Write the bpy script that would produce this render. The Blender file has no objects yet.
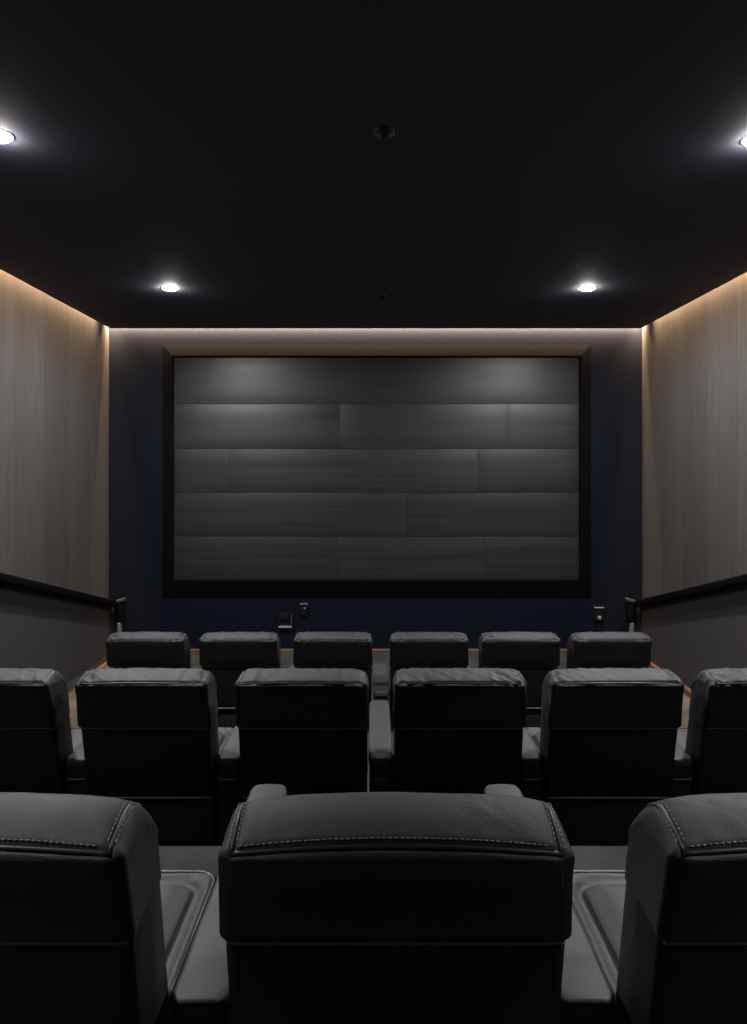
import bpy, bmesh, math, random
from mathutils import Vector, noise

random.seed(7)
S = bpy.context.scene
COL = S.collection
PI = math.pi

# ------------------------------------------------------------------ scene measures (metres)
CAMZ = 2.33                      # camera height above the front floor
F = 680.0                        # focal length in pixels of a 747 x 1024 frame
XL, XR = -3.43, 3.47             # side walls
YF, YB = 8.80, -1.60             # front wall, rear wall
ZC = 4.143                       # underside of the ceiling
FGAP = 0.09                       # wider slot along the front wall
GAP = 0.055                      # light slot between ceiling and walls
P2, P3 = 0.33, 0.66              # platform heights
P2Y, P3Y = 5.20, 3.02            # platform front edges

# ------------------------------------------------------------------ helpers
def obj(name, me, mat=None, parent=None):
    if isinstance(me, bmesh.types.BMesh):
        bm = me
        me = bpy.data.meshes.new(name)
        bm.to_mesh(me); bm.free()
    if mat is not None and not me.materials:
        me.materials.append(mat)
    o = bpy.data.objects.new(name, me)
    COL.objects.link(o)
    if parent is not None:
        o.parent = parent
    return o

def thing(name, label, cat, loc=(0, 0, 0), group=None):
    o = bpy.data.objects.new(name, None)
    o.empty_display_size = 0.1
    o.location = loc
    COL.objects.link(o)
    o['label'] = label; o['category'] = cat
    if group: o['group'] = group
    return o

def tag(o, label, cat, group=None):
    o['label'] = label; o['category'] = cat
    if group: o['group'] = group
    return o

def struct(name, bm, mat):
    o = obj(name, bm, mat); o['kind'] = 'structure'
    return o

def axis_lines(lo, hi, r, n, k):
    """Grid lines on one axis: k lines in each rounded end, n spans between."""
    out = []
    for i in range(k):
        a = (k - i) / k * PI / 4
        out.append(lo + r - r * math.tan(a))
    for i in range(n + 1):
        out.append(lo + r + (hi - lo - 2 * r) * i / n)
    for i in range(1, k + 1):
        out.append(hi - r + r * math.tan(i / k * PI / 4))
    return out

def rbox(bm, lo, hi, r, n=(1, 1, 1), k=3, shape=None, smooth=True, extra=(None, None, None)):
    """Box with rounded edges; shape(p, normal) may reshape each point."""
    lo = Vector(lo); hi = Vector(hi)
    if not hasattr(r, '__len__'): r = (r, r, r)
    r = [min(r[i], (hi[i] - lo[i]) / 2 - 1e-5) for i in range(3)]
    L = []
    for i in range(3):
        ln = axis_lines(lo[i], hi[i], r[i], n[i], k)
        if extra[i]:
            ln = sorted(ln + [e for e in extra[i] if lo[i] + r[i] < e < hi[i] - r[i]
                              and min(abs(e - q) for q in ln) > 4e-4])
        L.append(ln)
    cache = {}
    def V(idx):
        if idx in cache: return cache[idx]
        p = Vector((L[0][idx[0]], L[1][idx[1]], L[2][idx[2]]))
        c = Vector([min(max(p[i], lo[i] + r[i]), hi[i] - r[i]) for i in range(3)])
        d = Vector([(p[i] - c[i]) / r[i] for i in range(3)])
        if d.length > 1e-9: d.normalize()
        q = Vector([c[i] + d[i] * r[i] for i in range(3)])
        if shape: q = shape(q, d)
        v = bm.verts.new(q); cache[idx] = v
        return v
    N = [len(l) - 1 for l in L]
    for ax in range(3):
        u, w = (ax + 1) % 3, (ax + 2) % 3
        for side in (0, N[ax]):
            for a in range(N[u]):
                for b in range(N[w]):
                    q = []
                    for (da, db) in ((0, 0), (1, 0), (1, 1), (0, 1)):
                        idx = [0, 0, 0]; idx[ax] = side; idx[u] = a + da; idx[w] = b + db
                        q.append(V(tuple(idx)))
                    if side == 0: q.reverse()
                    f = bm.faces.new(q); f.smooth = smooth
    return bm

def box(lo, hi):
    bm = bmesh.new()
    x0, y0, z0 = lo; x1, y1, z1 = hi
    v = [bm.verts.new(p) for p in ((x0,y0,z0),(x1,y0,z0),(x1,y1,z0),(x0,y1,z0),(x0,y0,z1),(x1,y0,z1),(x1,y1,z1),(x0,y1,z1))]
    for q in ((0,3,2,1),(4,5,6,7),(0,1,5,4),(1,2,6,5),(2,3,7,6),(3,0,4,7)):
        bm.faces.new([v[i] for i in q])
    return bm

def bbox(lo, hi, r=0.004, **kw):
    return rbox(bmesh.new(), lo, hi, r, k=2, **kw)

def tube(bm, pts, rad, seg=8, closed=False):
    pts = [Vector(p) for p in pts]
    n = len(pts); rings = []
    for i, p in enumerate(pts):
        if closed: t = pts[(i + 1) % n] - pts[i - 1]
        else: t = pts[min(i + 1, n - 1)] - pts[max(i - 1, 0)]
        t.normalize()
        up = Vector((0, 0, 1)) if abs(t.z) < 0.9 else Vector((0, 1, 0))
        a = t.cross(up).normalized(); b = a.cross(t)
        rings.append([bm.verts.new(p + rad * (math.cos(2*PI*j/seg) * a + math.sin(2*PI*j/seg) * b)) for j in range(seg)])
    m = n if closed else n - 1
    for i in range(m):
        A, B = rings[i], rings[(i + 1) % n]
        for j in range(seg):
            f = bm.faces.new((A[j], A[(j+1) % seg], B[(j+1) % seg], B[j])); f.smooth = True
    if not closed:
        bm.faces.new(rings[0][::-1]); bm.faces.new(rings[-1])
    bmesh.ops.recalc_face_normals(bm, faces=bm.faces[:])
    return bm

def lathe(bm, prof, seg=40):
    """Revolve (r, z) profile about z."""
    rings = []
    for (r, z) in prof:
        if r < 1e-6: rings.append([bm.verts.new((0, 0, z))])
        else: rings.append([bm.verts.new((r*math.cos(2*PI*j/seg), r*math.sin(2*PI*j/seg), z)) for j in range(seg)])
    for A, B in zip(rings, rings[1:]):
        for j in range(seg):
            if len(A) == 1: vs = (A[0], B[j], B[(j+1) % seg])
            elif len(B) == 1: vs = (A[j], B[0], A[(j+1) % seg])
            else: vs = (A[j], B[j], B[(j+1) % seg], A[(j+1) % seg])
            f = bm.faces.new(vs); f.smooth = True
    bmesh.ops.recalc_face_normals(bm, faces=bm.faces[:])
    return bm

# ------------------------------------------------------------------ materials
def mat(name, color, rough=0.5, spec=0.5, metal=0.0, emit=None, estr=0.0):
    m = bpy.data.materials.new(name); m.use_nodes = True
    b = m.node_tree.nodes['Principled BSDF']
    b.inputs['Base Color'].default_value = (*color, 1)
    b.inputs['Roughness'].default_value = rough
    b.inputs['Specular IOR Level'].default_value = spec
    b.inputs['Metallic'].default_value = metal
    if emit:
        b.inputs['Emission Color'].default_value = (*emit, 1)
        b.inputs['Emission Strength'].default_value = estr
    return m

def nt(m):
    t = m.node_tree
    return t, t.nodes['Principled BSDF'], t.nodes.new, t.links.new

def ramp(new, stops):
    r = new('ShaderNodeValToRGB')
    e = r.color_ramp.elements
    while len(e) < len(stops): e.new(0.5)
    for el, (p, c) in zip(e, stops):
        el.position = p; el.color = (*c, 1) if len(c) == 3 else c
    return r

def leather(name, base, rough, grain=380.0, bump=0.4):
    m = mat(name, base, rough, 0.4)
    t, b, new, link = nt(m)
    tc = new('ShaderNodeTexCoord')
    vo = new('ShaderNodeTexVoronoi'); vo.inputs['Scale'].default_value = grain
    link(tc.outputs['Object'], vo.inputs['Vector'])
    no = new('ShaderNodeTexNoise'); no.inputs['Scale'].default_value = 9; no.inputs['Detail'].default_value = 5
    link(tc.outputs['Object'], no.inputs['Vector'])
    bp = new('ShaderNodeBump'); bp.inputs['Strength'].default_value = bump; bp.inputs['Distance'].default_value = 0.002
    link(vo.outputs['Distance'], bp.inputs['Height'])
    b2 = new('ShaderNodeBump'); b2.inputs['Strength'].default_value = 0.25; b2.inputs['Distance'].default_value = 0.006
    link(no.outputs['Fac'], b2.inputs['Height']); link(bp.outputs['Normal'], b2.inputs['Normal'])
    link(b2.outputs['Normal'], b.inputs['Normal'])
    cr = ramp(new, [(0.3, tuple(c * 0.85 for c in base)), (0.7, tuple(c * 1.15 for c in base))])
    link(no.outputs['Fac'], cr.inputs['Fac']); link(cr.outputs['Color'], b.inputs['Base Color'])
    mr = new('ShaderNodeMapRange'); mr.inputs['From Min'].default_value = 0.3; mr.inputs['From Max'].default_value = 0.7
    mr.inputs['To Min'].default_value = rough - 0.05; mr.inputs['To Max'].default_value = rough + 0.07
    link(no.outputs['Fac'], mr.inputs['Value']); link(mr.outputs['Result'], b.inputs['Roughness'])
    return m

def fabric(name, c0, c1, scale, rough=0.9, bump=0.4, dist=0.004):
    m = mat(name, c0, rough, 0.2)
    t, b, new, link = nt(m)
    tc = new('ShaderNodeTexCoord')
    n1 = new('ShaderNodeTexNoise'); n1.inputs['Scale'].default_value = scale; n1.inputs['Detail'].default_value = 6
    n2 = new('ShaderNodeTexNoise'); n2.inputs['Scale'].default_value = 3.0; n2.inputs['Detail'].default_value = 4
    link(tc.outputs['Object'], n1.inputs['Vector']); link(tc.outputs['Object'], n2.inputs['Vector'])
    ad = new('ShaderNodeMath'); ad.operation = 'ADD'; ad.use_clamp = False
    link(n1.outputs['Fac'], ad.inputs[0]); link(n2.outputs['Fac'], ad.inputs[1])
    cr = ramp(new, [(0.8, c0), (1.0, c1)])
    hf = new('ShaderNodeMath'); hf.operation = 'MULTIPLY'; hf.inputs[1].default_value = 0.9
    link(ad.outputs[0], hf.inputs[0]); link(hf.outputs[0], cr.inputs['Fac']); link(cr.outputs['Color'], b.inputs['Base Color'])
    bp = new('ShaderNodeBump'); bp.inputs['Strength'].default_value = bump; bp.inputs['Distance'].default_value = dist
    link(n1.outputs['Fac'], bp.inputs['Height']); link(bp.outputs['Normal'], b.inputs['Normal'])
    return m

def wood_panel(name):
    m = mat(name, (0.2, 0.18, 0.16), 0.6, 0.3)
    t, b, new, link = nt(m)
    tc = new('ShaderNodeTexCoord')
    sp = new('ShaderNodeSeparateXYZ'); link(tc.outputs['Object'], sp.inputs[0])
    # panel index along y
    a = new('ShaderNodeMath'); a.operation = 'SUBTRACT'; a.inputs[1].default_value = 7.06; link(sp.outputs['Y'], a.inputs[0])
    d = new('ShaderNodeMath'); d.operation = 'DIVIDE'; d.inputs[1].default_value = 0.58; link(a.outputs[0], d.inputs[0])
    fl = new('ShaderNodeMath'); fl.operation = 'FLOOR'; link(d.outputs[0], fl.inputs[0])
    wn = new('ShaderNodeTexWhiteNoise'); wn.noise_dimensions = '1D'; link(fl.outputs[0], wn.inputs['W'])
    # streaky grain, stretched vertically, shifted from panel to panel
    mp = new('ShaderNodeMapping'); mp.inputs['Scale'].default_value = (1, 34, 1.1)
    link(tc.outputs['Object'], mp.inputs['Vector'])
    sh = new('ShaderNodeVectorMath'); sh.operation = 'ADD'; link(mp.outputs[0], sh.inputs[0])
    sc = new('ShaderNodeVectorMath'); sc.operation = 'SCALE'; sc.inputs['Scale'].default_value = 40
    link(wn.outputs['Color'], sc.inputs[0]); link(sc.outputs[0], sh.inputs[1])
    n1 = new('ShaderNodeTexNoise'); n1.inputs['Scale'].default_value = 1.3; n1.inputs['Detail'].default_value = 8; n1.inputs['Roughness'].default_value = 0.62
    n1.inputs['Distortion'].default_value = 0.5
    link(sh.outputs[0], n1.inputs['Vector'])
    mp2 = new('ShaderNodeMapping'); mp2.inputs['Scale'].default_value = (1, 130, 3.0)
    link(tc.outputs['Object'], mp2.inputs['Vector'])
    n2 = new('ShaderNodeTexNoise'); n2.inputs['Scale'].default_value = 1.0; n2.inputs['Detail'].default_value = 5
    link(mp2.outputs[0], n2.inputs['Vector'])
    mix = new('ShaderNodeMix'); mix.data_type = 'FLOAT'; mix.inputs['Factor'].default_value = 0.35
    link(n1.outputs['Fac'], mix.inputs['A']); link(n2.outputs['Fac'], mix.inputs['B'])
    cr = ramp(new, [(0.30, (0.0548, 0.0498, 0.0480)), (0.5, (0.0783, 0.0721, 0.0696)), (0.70, (0.1061, 0.0988, 0.0960))])
    link(mix.outputs['Result'], cr.inputs['Fac'])
    # panel tone
    mr = new('ShaderNodeMapRange'); mr.inputs['From Min'].default_value = -1; mr.inputs['To Min'].default_value = 0.86; mr.inputs['To Max'].default_value = 1.12
    tm = new('ShaderNodeMath'); tm.operation = 'MULTIPLY_ADD'; tm.inputs[1].default_value = 1.6; tm.inputs[2].default_value = 4.77
    link(fl.outputs[0], tm.inputs[0])
    ts = new('ShaderNodeMath'); ts.operation = 'SINE'; link(tm.outputs[0], ts.inputs[0])
    link(ts.outputs[0], mr.inputs['Value'])
    vs = new('ShaderNodeVectorMath'); vs.operation = 'SCALE'; link(cr.outputs['Color'], vs.inputs[0]); link(mr.outputs['Result'], vs.inputs['Scale'])
    link(vs.outputs[0], b.inputs['Base Color'])
    # fine joint between panels (bump only)
    fr = new('ShaderNodeMath'); fr.operation = 'FRACT'; link(d.outputs[0], fr.inputs[0])
    pp = new('ShaderNodeMath'); pp.operation = 'PINGPONG'; pp.inputs[1].default_value = 0.5; link(fr.outputs[0], pp.inputs[0])
    jm = new('ShaderNodeMapRange'); jm.inputs['From Max'].default_value = 0.006; link(pp.outputs[0], jm.inputs['Value'])
    bj = new('ShaderNodeBump'); bj.inputs['Strength'].default_value = 0.5; bj.inputs['Distance'].default_value = 0.003
    link(jm.outputs['Result'], bj.inputs['Height'])
    bg = new('ShaderNodeBump'); bg.inputs['Strength'].default_value = 0.10; bg.inputs['Distance'].default_value = 0.0015
    link(mix.outputs['Result'], bg.inputs['Height']); link(bj.outputs['Normal'], bg.inputs['Normal'])
    link(bg.outputs['Normal'], b.inputs['Normal'])
    return m

def painted(name, color, rough, bump=0.05, spec=0.3):
    m = mat(name, color, rough, spec)
    t, b, new, link = nt(m)
    tc = new('ShaderNodeTexCoord')
    n1 = new('ShaderNodeTexNoise'); n1.inputs['Scale'].default_value = 260; n1.inputs['Detail'].default_value = 3
    link(tc.outputs['Object'], n1.inputs['Vector'])
    bp = new('ShaderNodeBump'); bp.inputs['Strength'].default_value = bump; bp.inputs['Distance'].default_value = 0.001
    link(n1.outputs['Fac'], bp.inputs['Height']); link(bp.outputs['Normal'], b.inputs['Normal'])
    return m

def plank_mat(name):
    m = mat(name, (0.06, 0.06, 0.065), 0.4, 0.85)
    t, b, new, link = nt(m)
    tc = new('ShaderNodeTexCoord')
    at = new('ShaderNodeAttribute'); at.attribute_name = 'plank_tone'
    mp = new('ShaderNodeMapping'); mp.inputs['Scale'].default_value = (0.55, 1, 16)
    link(tc.outputs['Object'], mp.inputs['Vector'])
    off = new('ShaderNodeVectorMath'); off.operation = 'SCALE'; off.inputs['Scale'].default_value = 31.0
    link(at.outputs['Vector'], off.inputs[0])
    ad = new('ShaderNodeVectorMath'); ad.operation = 'ADD'; link(mp.outputs[0], ad.inputs[0]); link(off.outputs[0], ad.inputs[1])
    n1 = new('ShaderNodeTexNoise'); n1.inputs['Scale'].default_value = 1.0; n1.inputs['Detail'].default_value = 6; n1.inputs['Roughness'].default_value = 0.55
    link(ad.outputs[0], n1.inputs['Vector'])
    cr = ramp(new, [(0.3, (0.015, 0.0140, 0.0175)), (0.7, (0.024, 0.0225, 0.0275))])
    link(n1.outputs['Fac'], cr.inputs['Fac'])
    vs = new('ShaderNodeVectorMath'); vs.operation = 'SCALE'
    link(cr.outputs['Color'], vs.inputs[0])
    mr = new('ShaderNodeMapRange'); mr.inputs['To Min'].default_value = 0.8; mr.inputs['To Max'].default_value = 1.22
    link(at.outputs['Fac'], mr.inputs['Value']); link(mr.outputs['Result'], vs.inputs['Scale'])
    link(vs.outputs[0], b.inputs['Base Color'])
    mo = new('ShaderNodeMapRange'); mo.inputs['From Min'].default_value = 0.3; mo.inputs['From Max'].default_value = 0.7
    mo.inputs['To Min'].default_value = 0.43; mo.inputs['To Max'].default_value = 0.51
    link(n1.outputs['Fac'], mo.inputs['Value']); link(mo.outputs['Result'], b.inputs['Roughness'])
    bp = new('ShaderNodeBump'); bp.inputs['Strength'].default_value = 0.12; bp.inputs['Distance'].default_value = 0.003
    link(n1.outputs['Fac'], bp.inputs['Height']); link(bp.outputs['Normal'], b.inputs['Normal'])
    return m

M_LEATHER = leather('black leather', (0.034, 0.035, 0.038), 0.54)
M_ARM = leather('arm leather', (0.046, 0.047, 0.050), 0.55, bump=0.15)
M_SHELL = leather('darkened shell', (0.006, 0.006, 0.007), 0.6, bump=0.2)  # shell kept darker than the leather; lamps alone left the seat backs too bright
M_REARSHADE = leather('rear shaded leather', (0.0065, 0.0065, 0.0075), 0.5, bump=0.2)  # leather darkened to stand in for shade on the headrest rear
M_PIPING = mat('piping', (0.034, 0.034, 0.036), 0.38)
M_THREAD = mat('thread', (0.26, 0.26, 0.26), 0.7)
M_TRIM = mat('seat trim', (0.20, 0.20, 0.21), 0.4)  # welts paled to stand in for light catching their edges
M_BASE = mat('seat base', (0.010, 0.010, 0.011), 0.6)
M_WOOD = wood_panel('grey oak panelling')
M_WAINSCOT = painted('wainscot paint', (0.053, 0.0475, 0.050), 0.75)
M_NAVY = painted('navy paint', (0.0055, 0.0080, 0.0175), 0.6, 0.08, 0.15)
M_CEIL = painted('ceiling paint', (0.088, 0.086, 0.116), 0.8, 0.05, 0.06)
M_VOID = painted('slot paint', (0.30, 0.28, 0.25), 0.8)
M_REAR = painted('rear paint', (0.02, 0.02, 0.024), 0.8)
M_CARPET = fabric('carpet', (0.030, 0.029, 0.028), (0.056, 0.054, 0.052), 180)
M_FRAME = mat('frame black', (0.0032, 0.0032, 0.004), 0.8, 0.08)
M_PLANK = plank_mat('plank screen')
M_RAIL = mat('rail black', (0.004, 0.0035, 0.0035), 0.65, 0.08)
M_STEEL = mat('grey steel', (0.14, 0.14, 0.145), 0.5)
M_CAP = mat('rail cap', (0.05, 0.05, 0.05), 0.5)  # light on the tilted rail end put into its paler colour
M_BLACKPL = mat('black plastic', (0.006, 0.006, 0.008), 0.45)
M_GREYPL = mat('grey plastic', (0.16, 0.16, 0.17), 0.5)
M_PALEPL = mat('pale plastic', (0.30, 0.30, 0.31), 0.5)
M_GLOWBASE = mat('amber strip', (0.35, 0.13, 0.04), 0.5, emit=(1.0, 0.40, 0.13), estr=0.07)
M_LENS = mat('lamp lens', (0.9, 0.9, 0.9), 0.5, emit=(1.0, 0.95, 0.90), estr=520.0)
M_LENS_ADDED = mat('added lamp lens', (0.9, 0.9, 0.9), 0.5, emit=(1.0, 0.96, 0.92), estr=20.0)  # lens of the added, unseen pair over the near seats
M_RING = mat('lamp trim', (0.06, 0.06, 0.07), 0.6)
M_LED = mat('led tape', (0.9, 0.8, 0.6), 0.5, emit=(1.0, 0.66, 0.38), estr=2.0)
M_FITTING = mat('dark fitting', (0.006, 0.006, 0.007), 0.5)

# ------------------------------------------------------------------ setting
T = 0.12
struct('floor', box((XL - T, YB - T, -0.12), (XR + T, YF + T, 0)), M_CARPET)
bm = box((XL, YB, 0.0), (XR, P2Y, P2))
struct('floor_middle_platform', bm, M_CARPET)
struct('floor_rear_platform', box((XL, YB, P2), (XR, P3Y, P3)), M_CARPET)
for side, (xa, xb) in (('left', (XL, -2.45)), ('right', (2.52, XR))):
    struct('floor_step_' + side, box((xa, P2Y, 0), (xb, P2Y + 0.30, P2 / 2)), M_CARPET)
    struct('floor_step_' + side, box((xa, P3Y, P2), (xb, P3Y + 0.14, (P2 + P3) / 2)), M_CARPET)
struct('wall_front', box((XL - T, YF, 0), (XR + T, YF + T, 4.55)), M_NAVY)
struct('wall_left', box((XL - T, YB, 0), (XL, YF, 4.55)), M_WOOD)
struct('wall_right', box((XR, YB, 0), (XR + T, YF, 4.55)), M_WOOD)
struct('wall_rear', box((XL - T, YB - T, 0), (XR + T, YB, 4.55)), M_REAR)
struct('ceiling', box((XL + GAP, YB, ZC), (XR - GAP, YF - FGAP, ZC + 0.06)), M_CEIL)
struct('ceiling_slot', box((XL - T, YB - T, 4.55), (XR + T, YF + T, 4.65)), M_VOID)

# handrail line: height over y (same on both sides)
WT = 0.075                                                   # wainscot thickness
def rail_z(y):
    return 0.622 + (8.70 - y) * 0.285
def wainscot(x0, x1, name):
    bm = bmesh.new()
    ys = (YB, YF)
    lo = [bm.verts.new((x, y, 0)) for y in ys for x in (x0, x1)]
    hi = [bm.verts.new((x, y, rail_z(y) - 0.02)) for y in ys for x in (x0, x1)]
    for q in ((lo[0], lo[2], lo[3], lo[1]), (hi[0], hi[1], hi[3], hi[2]), (lo[0], lo[1], hi[1], hi[0]),
              (lo[2], hi[2], hi[3], lo[3]), (lo[0], hi[0], hi[2], lo[2]), (lo[1], lo[3], hi[3], hi[1])):
        bm.faces.new(q)
    bmesh.ops.recalc_face_normals(bm, faces=bm.faces[:])
    return struct(name, bm, M_WAINSCOT)
wainscot(XL, XL + WT, 'wall_left_lower')
wainscot(XR - WT, XR, 'wall_right_lower')
bh, bt = 0.035, 0.014
struct('trim_left_floor_light', box((-3.237, 7.70, 0), (-3.205, YF - 0.03, 0.018)), M_GLOWBASE)
struct('trim_right_floor_light', box((3.306, 6.90, 0), (3.338, YF - 0.03, 0.018)), M_GLOWBASE)
struct('baseboard_front', box((XL + WT + bt, YF - bt, 0), (XR - WT - bt, YF, 0.015)), M_GLOWBASE)

def handrail(side):
    sx = 1 if side == 'left' else -1
    wx = XL + WT if side == 'left' else XR - WT              # wainscot face
    words = {'left': 'left', 'right': 'right'}[side]
    t = thing('handrail', 'black sloping handrail along the %s side wall, ending in a post at the front' % words,
              'handrail', (wx, YF, 0), 'handrails on the side walls')
    def X(d): return sx * d
    y0, y1 = YB + 0.02, 8.66
    bm = bmesh.new()
    def shp(p, d):
        return Vector((p.x, p.y, p.z + rail_z(p.y + YF)))
    a, b = sorted((X(-WT + 0.004), X(0.110)))
    rbox(bm, (a, y0 - YF, -0.048), (b, y1 - YF, 0.026), 0.012, n=(1, 4, 1), shape=shp)
    obj('rail', bm, M_RAIL, t)
    # post at the foot of the rail: thick black sleeve, thin steel leg
    zt = rail_z(8.66) - 0.02
    a, b = sorted((X(0.062), X(0.178)))
    p = obj('post', rbox(bmesh.new(), (a, 8.61 - YF, zt - 0.225), (b, 8.70 - YF, zt + 0.03), 0.012, k=2), M_RAIL, t)
    a, b = sorted((X(0.100), X(0.145)))
    q = obj('leg', rbox(bmesh.new(), (a, 8.60 - YF, 0.0), (b, 8.68 - YF, zt - 0.22), 0.010, k=2), M_STEEL, p)
    q['label'] = 'pale steel leg under the black post'
    # short return at the end, tilted up towards the room
    bm = bmesh.new()
    def tilt(v, d):
        return Vector((v.x, v.y, v.z + 0.30 * max(0, abs(v.x) - 0.09)))
    a, b = sorted((X(0.075), X(0.195)))
    rbox(bm, (a, 8.60 - YF, zt + 0.024), (b, 8.69 - YF, zt + 0.064), 0.010, n=(6, 1, 1), shape=tilt)
    c = obj('end_cap', bm, M_CAP, t)
    c['label'] = 'grey tilted end of the handrail, paled as if lit'
    for yb in (0.4, 2.9, 6.02):
        zb = rail_z(yb)
        bm = bmesh.new()
        a, b = sorted((X(-0.001), X(0.016)))
        rbox(bm, (a, yb - YF - 0.05, zb - 0.25), (b, yb - YF + 0.05, zb - 0.03), 0.006, k=2)
        a, b = sorted((X(0.010), X(0.080)))
        rbox(bm, (a, yb - YF - 0.018, zb - 0.10), (b, yb - YF + 0.018, zb - 0.045), 0.006, k=2)
        obj('bracket', bm, M_RAIL, t)
handrail('left'); handrail('right')

# ------------------------------------------------------------------ light slots
WARM = (1.0, 0.66, 0.38)
def slot_light(name, label, a, b, power, spread, tint=WARM, tilt=0):
    a = Vector(a); b = Vector(b); L = (b - a).length
    alongx = abs(b.x - a.x) > abs(b.y - a.y)
    mid = (a + b) / 2
    hw = 0.012
    lo = (-L/2, -hw, 0) if alongx else (-hw, -L/2, 0)
    hi = (L/2, hw, 0.008) if alongx else (hw, L/2, 0.008)
    o = obj(name, box(lo, hi), M_LED)
    o.location = mid
    o['kind'] = 'structure'
    ld = bpy.data.lights.new('slot_glow', 'AREA'); ld.shape = 'RECTANGLE'
    ld.size, ld.size_y = (L, 0.02) if alongx else (0.02, L)
    ld.energy = power; ld.color = tint
    lo_ = bpy.data.objects.new('slot_glow', ld); COL.objects.link(lo_)
    lo_.parent = o; lo_.location = (0, 0, -0.004)
    ld.spread = math.radians(spread)
    o.rotation_euler = (math.radians(tilt), 0, 0)            # tape turned towards the wall
zl = ZC + 0.20
slot_light('trim_left_slot_light', '', (XL + 0.026, YB + 0.1, zl), (XL + 0.026, YF - 0.40, zl), 212, 60)
slot_light('trim_right_slot_light', '', (XR - 0.026, YB + 0.1, zl), (XR - 0.026, YF - 0.40, zl), 212, 60)
slot_light('trim_front_slot_light', '', (XL + 0.03, YF - 0.078, ZC + 0.085), (XR - 0.03, YF - 0.078, ZC + 0.085), 290, 180, (1.0, 0.67, 0.38), 70)
for nm, xx in (('left', XL + 0.028), ('right', XR - 0.028)):   # short unseen lamps added to throw a wedge of light down each corner
    slot_light('trim_%s_slot_corner_light' % nm, '', (xx, YF - 0.075, ZC + 0.25), (xx, YF - 0.020, ZC + 0.25), 13.0, 66)

# ------------------------------------------------------------------ downlights
def lens_mesh(h):
    bm = bmesh.new()
    R = 0.073
    prof = [(R, 0.0)] + [(R * math.cos(i / 7 * PI / 2), -h * math.sin(i / 7 * PI / 2)) for i in range(1, 7)] + [(0, -h)]
    return lathe(bm, prof)
def ring_mesh():
    return lathe(bmesh.new(), [(0.073, 0.0), (0.074, -0.003), (0.083, -0.0035), (0.087, -0.002), (0.088, 0.0)])
LENS = RING = None
spots = [(-2.03, 6.77, 'downlight in the dark ceiling over the left side, nearest the screen'),
         (2.125, 6.77, 'downlight in the dark ceiling over the right side, nearest the screen'),
         (-2.04, 3.68, 'downlight at the upper left edge of the photo, second from the screen'),
         (2.10, 3.72, 'downlight at the upper right edge of the photo, second from the screen'),
         (-2.03, 0.59, 'added, unseen downlight over the left nearest seat, above the top photo edge'),
         (2.11, 0.59, 'added, unseen downlight over the right nearest seat, above the top photo edge')]
for (x, y, lab) in spots:
    near = y < 1.0                                           # unseen pair added to light the near seat tops, flush and narrow-beamed
    t = thing('downlight', 'round white glowing ' + lab, 'ceiling light', (x, y, ZC), 'recessed ceiling downlights')
    a = obj('lens', (None if near else LENS) or lens_mesh(0.006 if near else 0.025), M_LENS_ADDED if near else M_LENS, t)
    if not near: LENS = a.data
    b = obj('trim_ring', RING or ring_mesh(), M_RING, t); RING = b.data
    ld = bpy.data.lights.new('downlight_glow', 'AREA'); ld.shape = 'DISK'; ld.size = 0.15
    ld.energy = 33 if near else 55; ld.color = (0.95, 0.97, 1.0); ld.spread = math.radians(88 if near else (165 if y > 6 else 135))
    lo = bpy.data.objects.new('downlight_glow', ld); COL.objects.link(lo)
    lo.parent = t; lo.location = (0, 0, -0.029)

for (x, y, r, lab) in ((0.056, 3.64, 0.056, 'small dark round fitting in the middle of the ceiling, nearer the camera'),
                       (0.083, 7.09, 0.065, 'small dark round fitting in the ceiling just before the screen wall')):
    o = obj('ceiling_fitting', lathe(bmesh.new(), [(r, 0), (r, -0.012), (r*0.9, -0.02), (r*0.5, -0.022), (r*0.45, -0.034), (0, -0.036)]), M_FITTING)
    o.location = (x, y, ZC)
    tag(o, lab, 'ceiling fitting', 'dark ceiling fittings')

# ------------------------------------------------------------------ screen
SY = 8.76
def wx(px, y): return (px - 374) / F * y
def wz(py, y): return CAMZ + (470 - py) / F * y
sx0, sx1 = wx(174, SY), wx(579, SY)
sz1, sz0 = wz(357.5, SY), wz(580, SY)
cx = (sx0 + sx1) / 2
scr = thing('wall_screen', 'wide black framed screen of dark grey planks on the navy front wall', 'screen', (cx, YF, sz0))
def frame_mesh():
    # profile: (outward offset factor, y); outward offset differs per side
    Lo, Ro, To, Bo = sx0 - wx(162.5, YF), wx(591, YF) - sx1, wz(345, YF) - sz1, sz0 - wz(598, YF)
    prof = [(1.0, YF - 0.001), (0.99, YF - 0.006), (0.16, SY - 0.030), (0.10, SY - 0.033), (0.0, SY - 0.033), (-0.004, SY - 0.029), (-0.004, YF - 0.002)]
    bm = bmesh.new(); rings = []
    for (k, y) in prof:
        l, r, t, b = [v * k for v in (Lo, Ro, To, Bo)]
        rings.append([bm.verts.new((x - cx, y - YF, z - sz0)) for (x, z) in
                      ((sx0 - l, sz0 - b), (sx1 + r, sz0 - b), (sx1 + r, sz1 + t), (sx0 - l, sz1 + t))])
    n = len(rings)
    for i in range(n):
        A, B = rings[i], rings[(i + 1) % n]
        for j in range(4):
            bm.faces.new((A[j], A[(j+1) % 4], B[(j+1) % 4], B[j]))
    bmesh.ops.recalc_face_normals(bm, faces=bm.faces[:])
    return bm
obj('frame', frame_mesh(), M_FRAME, scr)
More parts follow.
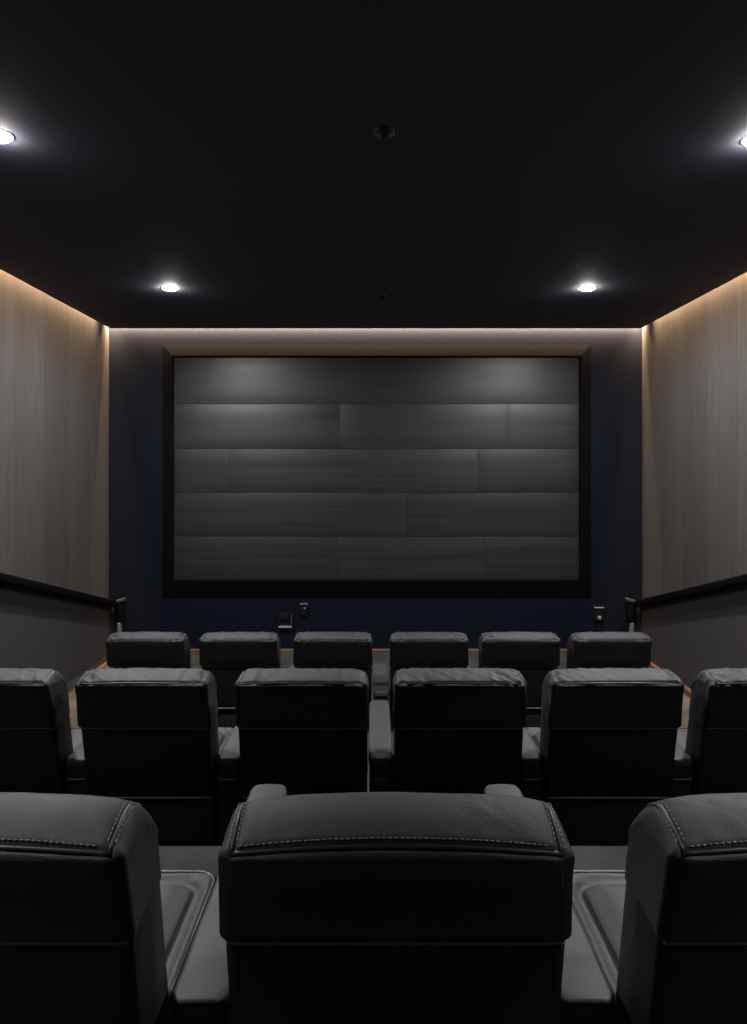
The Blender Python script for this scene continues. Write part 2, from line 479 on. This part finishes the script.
def planks_mesh():
    bm = bmesh.new()
    lay = bm.faces.layers.float.new('plank_tone')
    ybs = [357.5, 404, 449, 493, 537, 580]
    joints = [[], [340, 508], [229, 478], [407], [337, 485]]
    tones = [[0.55], [0.60, 0.42, 0.5], [0.30, 0.55, 0.36], [0.40, 0.22], [0.30, 0.50, 0.22]]
    deps = [[0.0], [-0.003, 0.000, 0.002], [0.002, -0.001, 0.003], [-0.002, 0.003], [0.001, -0.002, 0.001]]
    rnd = random.Random(3)
    for i in range(5):
        z1, z0 = wz(ybs[i], SY), wz(ybs[i + 1], SY)
        xs = [sx0] + [wx(j, SY) for j in joints[i]] + [sx1]
        for k in range(len(xs) - 1):
            d = deps[i][k]
            before = len(bm.faces)
            tl = rnd.uniform(-0.004, 0.004); tx = rnd.uniform(-0.003, 0.003)
            def shp(p, dd, z0=z0, z1=z1, tl=tl, tx=tx):
                return Vector((p.x, p.y + tl * ((p.z + sz0 - (z0 + z1) / 2) / (z1 - z0)) + tx * p.x / 2.6, p.z))
            rbox(bm, (xs[k] - cx + 0.0007, SY - YF + d, z0 - sz0 + 0.001), (xs[k + 1] - cx - 0.0007, SY - YF + 0.03, z1 - sz0 - 0.001),
                 0.0025, n=(6, 1, 3), k=2, shape=shp)
            bm.faces.ensure_lookup_table()
            for f in bm.faces[before:]: f[lay] = tones[i][k]
    # backing board
    rbox(bm, (sx0 - cx, SY - YF + 0.02, 0), (sx1 - cx, -0.002, sz1 - sz0), 0.003, k=1)
    return bm
pk = obj('screen_panel', planks_mesh(), M_PLANK, scr)

# ------------------------------------------------------------------ wall plates
def plate(name, px, py, w, h, lab, kind):
    x, z = wx(px, YF), wz(py, YF)
    t = thing(name, lab, 'wall box', (x, YF, z), None)
    if kind == 'open':
        bm = bmesh.new()
        for lo, hi in (((-w/2, -0.03, h/2 - 0.02), (w/2 + 0.02, 0, h/2)), ((-w/2, -0.03, -h/2), (-w/2 + 0.02, 0, h/2)),
                       ((-w/2, -0.005, -h/2), (w/2, 0, h/2)), ((-w/2, -0.028, 0.0), (w/2 - 0.05, -0.004, h/2 - 0.01))):
            rbox(bm, lo, hi, 0.003, k=1)
        obj('housing', bm, M_BLACKPL, t)
        bm = bmesh.new()
        rbox(bm, (-w/2, -0.05, -h/2 - 0.016), (w/2, 0, -h/2 + 0.004), 0.003, k=1)
        a = obj('ledge', bm, M_PALEPL, t); a['label'] = 'pale grey bottom ledge'
        bm = bmesh.new()
        rbox(bm, (w/2 - 0.016, -0.03, -h/2), (w/2, 0, h/2 - 0.02), 0.003, k=1)
        a = obj('side_lip', bm, mat('dull lip', (0.05, 0.05, 0.06), 0.5), t)
    else:
        obj('housing', rbox(bmesh.new(), (-w/2, -0.035, -h/2), (w/2, 0, h/2), 0.006, k=2), M_BLACKPL, t)
        a = obj('top_lip', rbox(bmesh.new(), (-w/2 - 0.002, -0.045, h/2 - 0.006), (w/2 + 0.002, 0, h/2 + 0.008), 0.003, k=1), M_GREYPL, t)
        if kind == 'dot':
            a = obj('button', lathe(bmesh.new(), [(0, 0.006), (0.010, 0.004), (0.013, 0.0), (0.013, -0.004)], 16), M_PALEPL, t)
            a.rotation_euler = (PI/2, 0, 0); a.location = (0.012, -0.037, 0.02)
        else:
            a = obj('switch', rbox(bmesh.new(), (-0.022, -0.045, -0.062), (0.022, -0.03, -0.018), 0.003, k=1), M_PALEPL, t)
        a['label'] = 'pale button on the black box'
plate('wall_plate', 285.5, 619.5, 0.175, 0.165, 'black square wall recess with a pale lower ledge under the screen', 'open')
plate('wall_socket', 304, 609.5, 0.100, 0.150, 'small black wall box with a tiny pale button beside the square recess', 'dot')
plate('wall_switch', 598.5, 614, 0.130, 0.170, 'black wall box with a pale square switch, right of the screen', 'sq')

# ------------------------------------------------------------------ recliner meshes
LEAN = math.tan(math.radians(12))
HW, HD, H0, H1 = 0.314, 0.198, 0.755, 0.990                   # headrest half width, depth, bottom, top (before doming)
RX, RY, RZ = 0.030, 0.016, 0.018
SEAMX = 0.289
SEAMY, SEAMZ = RY * (1 - 0.7071), H1 - RZ * (1 - 0.7071)

def lean(p):
    return Vector((p.x, p.y + (0.985 - p.z) * LEAN, p.z))

RISE = 0.034
CROWN = 0.006                                                # how far the seam arches between its ends
def dome(p):
    """Crown of the headrest above its rear seam."""
    w = max(0.0, min(1.0, (p.z - H0) / (H1 - H0))) ** 2
    v = max(0.0, min(1.0, p.y / HD))
    u = min(1.0, abs(p.x) / HW)
    up = RISE * math.sin(PI / 2 * min(1, v / 0.65)) * (1 - 0.25 * u ** 4) - 0.085 * max(0.0, (v - 0.52) / 0.48) ** 2
    t = max(0.0, (abs(p.x) - SEAMX) / (HW - SEAMX))
    up -= 0.022 * t * t * min(1.0, v * 2)                   # the side rolls away outside the seam
    return p + Vector((0, 0, w * (up + CROWN * (1 - u * u) * (1 - 0.8 * v))))

def head_final(p):
    belly = 0.012 * (1 - (p.x / HW) ** 6) * max(0, 1 - p.y / 0.1) * math.sin(PI * max(0, min(1, (p.z - H0) / (H1 - H0)))) ** 0.6
    q = Vector((p.x * (1 + 0.03 * max(0, 0.985 - p.z) / 0.2 * max(0.0, 1 - p.y / 0.08)), p.y - belly, p.z))
    return lean(dome(q))

def headrest_mesh(seed, wr):
    bm = bmesh.new()
    off = Vector((seed * 13.7, seed * 5.1, seed * 3.3))
    def shp(p, d):
        q = Vector(p); depth = 0.0
        if p.z > 0.93:
            ds = abs(abs(p.x) - SEAMX)
            dr = math.hypot(p.y - SEAMY, p.z - SEAMZ)
            if p.z < SEAMZ: ds = math.hypot(ds, (SEAMZ - p.z))
            if abs(p.x) > SEAMX: dr = math.hypot(dr, abs(p.x) - SEAMX)
            m = min(ds, dr)
            depth -= 0.0065 * math.exp(-(m / 0.0075) ** 2)
            # plumpness of the cushion between seams
            if abs(p.x) < SEAMX:
                depth += 0.004 * (1 - math.exp(-(m / 0.03) ** 2))
        # creases fanning from the side seams, and soft broad dents
        sidew = math.exp(-((HW - abs(p.x)) / 0.13) ** 2)
        mid = 0.30 + 0.70 * sidew
        c = noise.noise(Vector((p.x * 34, p.y * 9, p.z * 14)) + off)
        c2 = noise.noise(Vector((p.x * 17 + p.y * 22, p.y * 6, p.z * 8)) + off * 2)
        ridge = (1 - abs(c2) * 2.2)
        top = max(0, min(1, (p.z - 0.93) / 0.04))
        depth += wr * top * mid * (0.0032 * c + 0.0030 * max(-0.4, ridge))
        depth += 0.0022 * noise.noise(p * 7 + off)
        q = q + d * depth
        return head_final(q)
    ex = []
    for s in (-1, 1):
        for o_ in (-0.014, -0.009, -0.006, -0.003, 0, 0.003, 0.006, 0.009, 0.014):
            ex.append(s * SEAMX + o_)
    rbox(bm, (-HW, 0, H0), (HW, HD, H1), (RX, RY, RZ), n=(64, 26, 12), k=7, shape=shp,
         extra=(ex, [RY + 0.004, RY + 0.009], [H1 - RZ - 0.004, H1 - RZ - 0.010]))
    bm.normal_update()
    for f in bm.faces:                                      # leather darkened in place of shade on the rear face, below the piped seam
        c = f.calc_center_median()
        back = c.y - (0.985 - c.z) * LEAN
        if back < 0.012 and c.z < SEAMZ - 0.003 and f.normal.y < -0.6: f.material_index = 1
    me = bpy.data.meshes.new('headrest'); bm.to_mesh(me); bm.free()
    me.materials.append(M_LEATHER); me.materials.append(M_REARSHADE)
    return me

def seam_path(n_r=48, n_s=16, off=0.0):
    """Rear seam from left to right, then the two side seams (rest coordinates)."""
    rear = [Vector((-SEAMX + 2 * SEAMX * i / n_r, SEAMY, SEAMZ)) for i in range(n_r + 1)]
    sides = []
    for s in (-1, 1):
        pts = [Vector((s * SEAMX, SEAMY, SEAMZ))]
        pts.append(Vector((s * SEAMX, RY, H1)))
        pts += [Vector((s * SEAMX, RY + (HD - 2 * RY) * i / n_s, H1)) for i in range(1, n_s + 1)]
        pts += [Vector((s * SEAMX, HD - SEAMY, SEAMZ)), Vector((s * SEAMX, HD, H1 - RZ)), Vector((s * SEAMX, HD, H0 + 0.05))]
        sides.append(pts)
    return rear, sides

def piping_mesh():
    bm = bmesh.new()
    rear, sides = seam_path()
    k = Vector((0, -0.7, 0.7))
    tube(bm, [head_final(p - k * 0.0035) for p in rear], 0.0042, 8)
    for pts in sides:
        tube(bm, [head_final(p + Vector((0, 0, -0.0035))) for p in pts[:-3]] , 0.0042, 8)
    me = bpy.data.meshes.new('piping'); bm.to_mesh(me); bm.free(); me.materials.append(M_PIPING)
    return me

def thread_mesh():
    bm = bmesh.new()
    def dash(a, b):
        tube(bm, [a, b], 0.0010, 5)
    step, ln = 0.0105, 0.0068
    n = int(2 * (SEAMX - 0.012) / step)
    for i in range(n):
        x = -SEAMX + 0.012 + i * step
        # thread runs on the top panel, just in front of the rear seam
        dash(head_final(Vector((x, RY - 0.006, H1 + 0.0004))), head_final(Vector((x + ln, RY - 0.006, H1 + 0.0004))))
    m = int((HD - 0.055) / step)
    for s in (-1, 1):
        for ds in (-0.0068, 0.0068):
            for i in range(m):
                y = RY + 0.004 + i * step
                dash(head_final(Vector((s * (SEAMX + ds), y, H1 + 0.0006))), head_final(Vector((s * (SEAMX + ds), y + ln, H1 + 0.0006))))
    me = bpy.data.meshes.new('stitching'); bm.to_mesh(me); bm.free(); me.materials.append(M_THREAD)
    return me

def pack(name, bm, m):
    me = bpy.data.meshes.new(name); bm.to_mesh(me); bm.free(); me.materials.append(m)
    return me

BW = 0.312
def backrest_mesh(top=0.78):
    bm = bmesh.new()
    def shp(p, d):
        return lean(Vector((p.x * (1 - 0.02 * (0.8 - p.z)), p.y, p.z)))
    rbox(bm, (-BW, 0.010, 0.385), (BW, 0.15, top), (0.020, 0.016, 0.018), n=(10, 3, 10), k=4, shape=shp)
    return bm
def back_cushion_mesh():
    bm = bmesh.new()
    def wing(p, n_):
        return lean(Vector((p.x, p.y, p.z)))
    rbox(bm, (-0.313, 0.080, 0.42), (0.313, 0.213, 0.880), (0.03, 0.05, 0.05), n=(8, 3, 10), k=4, shape=wing)
    for (h0, h1, d) in ((0.44, 0.60, 0.05), (0.605, 0.765, 0.035)):
        def shp(p, n_, h0=h0, h1=h1):
            b = 0.025 * (1 - (p.x / 0.29) ** 4) * math.sin(PI * max(0, min(1, (p.z - h0) / (h1 - h0)))) * max(0, (p.y - 0.14) / 0.1)
            return lean(Vector((p.x, p.y + b, p.z)))
        rbox(bm, (-0.292, 0.115, h0), (0.292, 0.190 + d, h1), 0.03, n=(12, 4, 6), k=4, shape=shp)
    return bm
def trim_mesh(h, w, y):
    bm = bmesh.new()
    pts = []
    for i in range(13):
        x = -w + 2 * w * i / 12
        pts.append(lean(Vector((x, y, h))))
    return tube(bm, pts, 0.0042, 6)
def cushion_mesh():
    bm = bmesh.new()
    y0, y1, w, h0, h1 = 0.235, 0.868, 0.292, 0.31, 0.452
    def shp(p, d):
        q = Vector(p)
        if p.z > h1 - 0.02:
            rc = 0.11
            ex_, ey_ = abs(p.x) - (w - rc), p.y - (y1 - rc)
            ins = rc - math.hypot(ex_, ey_) if ex_ > 0 and ey_ > 0 else min(w - abs(p.x), y1 - p.y)
            g = 0.0
            if ins < 0.13: g -= 0.020 * math.exp(-((ins - 0.050) / 0.020) ** 2)
            k_ = max(0, min(1, (ins - 0.050) / 0.09))
            g += 0.022 * k_ * k_ * (3 - 2 * k_)
            g += 0.004 * noise.noise(p * 8)
            q.z += g
        return q
    ex = [s * (w - i) for s in (-1, 1) for i in (0.05, 0.056, 0.062, 0.068, 0.075, 0.09, 0.11)]
    ey = [y1 - i for i in (0.05, 0.056, 0.062, 0.068, 0.075, 0.09, 0.11)]
    rbox(bm, (-w, y0, h0), (w, y1, h1), (0.028, 0.028, 0.024), n=(20, 24, 3), k=4, shape=shp, extra=(ex, ey, None))
    return bm
def cushion_piping():
    w, y0, y1, h = 0.292 - 0.006, 0.30, 0.868 - 0.006, 0.452 - 0.004
    r = 0.06; pts = [Vector((-w, y0, h))]
    for i in range(7):
        a = PI - i / 6 * PI / 2
        pts.append(Vector((-w + r + r * math.cos(a), y1 - r + r * math.sin(a), h)))
    for i in range(7):
        a = PI / 2 - i / 6 * PI / 2
        pts.append(Vector((w - r + r * math.cos(a), y1 - r + r * math.sin(a), h)))
    pts.append(Vector((w, y0, h)))
    return tube(bmesh.new(), pts, 0.006, 8)
def base_mesh():
    bm = bmesh.new()
    rbox(bm, (-0.305, 0.20, 0.0), (0.305, 0.82, 0.315), 0.012, k=2)
    rbox(bm, (-0.308, 0.168, 0.03), (0.308, 0.235, 0.41), 0.012, k=2)
    return bm
def footrest_mesh():
    bm = bmesh.new()
    def shp(p, d):
        b = 0.012 * max(0, math.sin(PI * (p.z - 0.07) / 0.34)) * (1 if d.y > 0 else 0)
        return Vector((p.x, p.y + b, p.z))
    rbox(bm, (-0.288, 0.825, 0.07), (0.288, 0.905, 0.41), 0.022, n=(8, 2, 10), k=3, shape=shp)
    return bm

HEADS = [headrest_mesh(s, w) for s, w in ((1, 2.2), (2, 2.6), (3, 2.0), (5, 2.8))]
CROWN, H0, RISE = 0.022, 0.800, 0.046
HEADS_NEAR = [headrest_mesh(11, 0.8), headrest_mesh(12, 0.5), headrest_mesh(14, 0.9)]
NEAR = {'piping': piping_mesh(), 'stitching': thread_mesh(),
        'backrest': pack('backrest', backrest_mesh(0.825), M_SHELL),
        'headrest_trim': pack('headrest_trim', trim_mesh(0.802, 0.306, 0.008), M_TRIM)}
CROWN, H0, RISE = 0.006, 0.755, 0.034
PARTS = {'piping': piping_mesh(), 'stitching': thread_mesh(),
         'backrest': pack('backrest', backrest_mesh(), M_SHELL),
         'back_cushion': pack('back_cushion', back_cushion_mesh(), M_LEATHER),
         'headrest_trim': pack('headrest_trim', trim_mesh(0.757, 0.306, 0.008), M_TRIM),
         'lower_trim': pack('lower_trim', trim_mesh(0.380, 0.300, 0.012), M_TRIM),
         'seat_cushion': pack('seat_cushion', cushion_mesh(), M_ARM),
         'seat_piping': pack('seat_piping', cushion_piping(), M_PIPING),
         'base': pack('base', base_mesh(), M_BASE),
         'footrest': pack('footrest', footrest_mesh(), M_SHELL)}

def recliner(x, y, z, head, label, group, tall=1.0):
    t = thing('recliner_seat', label, 'recliner', (x, y, z), group)
    t.scale.z = tall
    near = head in HEADS_NEAR
    if near: t.scale.x = 1.015
    P = dict(PARTS, **NEAR) if near else PARTS
    hd = obj('headrest', head, None, t)
    obj('piping', P['piping'], None, hd)
    st = obj('stitching', P['stitching'], None, hd); st['label'] = 'pale stitching beside the headrest seams'
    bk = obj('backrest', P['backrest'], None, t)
    a = obj('trim', P['headrest_trim'], None, bk); a['label'] = 'grey welt under the headrest, paled as if lit'
    a = obj('trim', P['lower_trim'], None, bk); a['label'] = 'grey welt along the bottom of the backrest'
    obj('back_cushion', P['back_cushion'], None, t)
    sc = obj('seat_cushion', P['seat_cushion'], None, t); sc['label'] = 'paler grey seat cushion with a raised middle'
    obj('piping', P['seat_piping'], None, sc)
    obj('base', P['base'], None, t)
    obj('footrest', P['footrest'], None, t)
    return t

# armrest console between seats
def pad_mesh(y0, y1, h, hw):
    bm = bmesh.new()
    def shp(p, d):
        # rounded plan at both ends, softly crowned top
        q = Vector(p)
        e = min(p.y - y0, y1 - p.y)
        if e < 0.045:
            q.x *= 1 - 0.26 * (1 - max(0, e) / 0.045) ** 2
        if p.z > h - 0.01: q.z += 0.004 * (1 - (p.x / 0.062) ** 2)
        return q
    rbox(bm, (-hw, y0, h - 0.042), (hw, y1, h), (0.014, 0.014, 0.014), n=(6, 30, 2), k=4, shape=shp,
         extra=(None, [y0 + i for i in (0.018, 0.024, 0.03, 0.037, 0.045)] + [y1 - i for i in (0.018, 0.024, 0.03, 0.037, 0.045)], None))
    return bm
def console_body(y0, y1, h, hw):
    bm = bmesh.new()
    rbox(bm, (-hw + 0.005, y0 + 0.012, h - 0.104), (hw - 0.005, y1 - 0.02, h - 0.036), 0.008, k=2)
    rbox(bm, (-hw + 0.004, y0 + 0.03, 0), (hw - 0.004, y1 - 0.04, h - 0.098), 0.01, k=2)
    return bm
def welt_mesh(y0, h, hw):
    return tube(bmesh.new(), [(-hw + 0.012, y0 + 0.014, h - 0.104), (0, y0 + 0.012, h - 0.104), (hw - 0.012, y0 + 0.014, h - 0.104)], 0.0045, 6)
ARM = {}
def console(x, y, z, row, label, group):
    if row not in ARM:
        hw = {1: 0.0540, 2: 0.0580, 3: 0.0640}[row]
        y0, y1, h = {1: (-0.02, 0.78, 0.555), 2: (0.150, 1.02, 0.565), 3: (0.190, 1.17, 0.575)}[row]
        ARM[row] = (pack('arm_pad', pad_mesh(y0, y1, h, hw), M_ARM), pack('console_body', console_body(y0, y1, h, hw), M_BASE), pack('welt', welt_mesh(y0, h, hw), M_TRIM))
    p, b, w = ARM[row]
    t = thing('armrest_console', label, 'armrest', (x, y, z), group)
    a = obj('arm_pad', p, None, t); a['label'] = 'grey padded leather arm top'
    bd = obj('console_body', b, None, t)
    a = obj('welt', w, None, bd); a['label'] = 'grey welt under the arm pad, paled as if lit'
    return t

Y1, Y2, Y3 = 5.45, 3.22, 1.204
ords = ['leftmost', 'second from the left', 'third from the left', 'third from the right', 'second from the right', 'rightmost']
row1 = [-1.842, -1.092, -0.332, 0.445, 1.183, 1.918]
row2 = [-1.856, -1.106, -0.345, 0.412, 1.160, 1.910]
row3 = [-0.764, 0.040, 0.844]
g1, g2, g3 = 'recliners in the front row', 'recliners in the middle row', 'recliners in the near row'
for i, x in enumerate(row1):
    recliner(x, Y1, 0.0, HEADS[(i * 3 + 1) % 4], 'black leather recliner in the row nearest the screen, %s of six' % ords[i], g1, 0.978)
for i, x in enumerate(row2):
    lab = ['half cut off by the left photo edge', 'second from the left', 'left of the two middle seats', 'right of the two middle seats', 'second from the right', 'cut off by the right photo edge'][i]
    recliner(x, Y2, P2, HEADS[i % 4], 'black leather recliner in the middle row, ' + lab, g2)
for i, x in enumerate(row3):
    lab = ['cut off by the left photo edge', 'in the centre of the photo', 'cut off by the right photo edge'][i]
    recliner(x, Y3, P3, HEADS_NEAR[i], 'large black leather recliner, nearest row, ' + lab, g3)

def arms(row, xs, y, z, g, rowname, ends):
    mids = [(a + b) / 2 for a, b in zip(xs, xs[1:])]
    names = {5: ['between the two leftmost seats', 'between second and third seats from left', 'between the two middle seats',
                 'between second and third seats from right', 'between the two rightmost seats'],
             2: ['left of the central seat', 'right of the central seat']}[len(mids)]
    for x, nm in zip(mids, names):
        c = console(x, y, z, row, 'grey topped armrest in the %s, %s' % (rowname, nm), g)
        if 'middle seats' in nm: c.scale.x = 1.24 if row == 1 else 1.06     # the centre armrests are broader
    if ends:
        console(xs[0] - 0.382, y, z, row, 'grey topped armrest at the left end of the %s' % rowname, g)
        console(xs[-1] + 0.382, y, z, row, 'grey topped armrest at the right end of the %s' % rowname, g)
arms(1, row1, Y1, 0.0, 'armrests of the front row', 'row by the screen', True)
arms(2, row2, Y2, P2, 'armrests of the middle row', 'middle row', False)
arms(3, row3, Y3, P3, 'armrests of the near row', 'nearest row', False)

# ------------------------------------------------------------------ world, camera, view
w = bpy.data.worlds.new('World'); S.world = w; w.use_nodes = True
w.node_tree.nodes['Background'].inputs[0].default_value = (0, 0, 0, 1)
cam = bpy.data.cameras.new('Camera'); co = bpy.data.objects.new('Camera', cam); COL.objects.link(co)
co.location = (0, 0, CAMZ); co.rotation_euler = (PI / 2, 0, 0)
cam.sensor_width = 36; cam.sensor_fit = 'AUTO'
cam.lens = F / 1024 * 36
cam.shift_y = -42 / 1024
cam.shift_x = -0.5 / 1024
cam.clip_start = 0.05
S.camera = co
S.view_settings.view_transform = 'Standard'
S.view_settings.look = 'None'
S.view_settings.gamma = 1
S.view_settings.use_curve_mapping = False
S.view_settings.exposure = 0.0
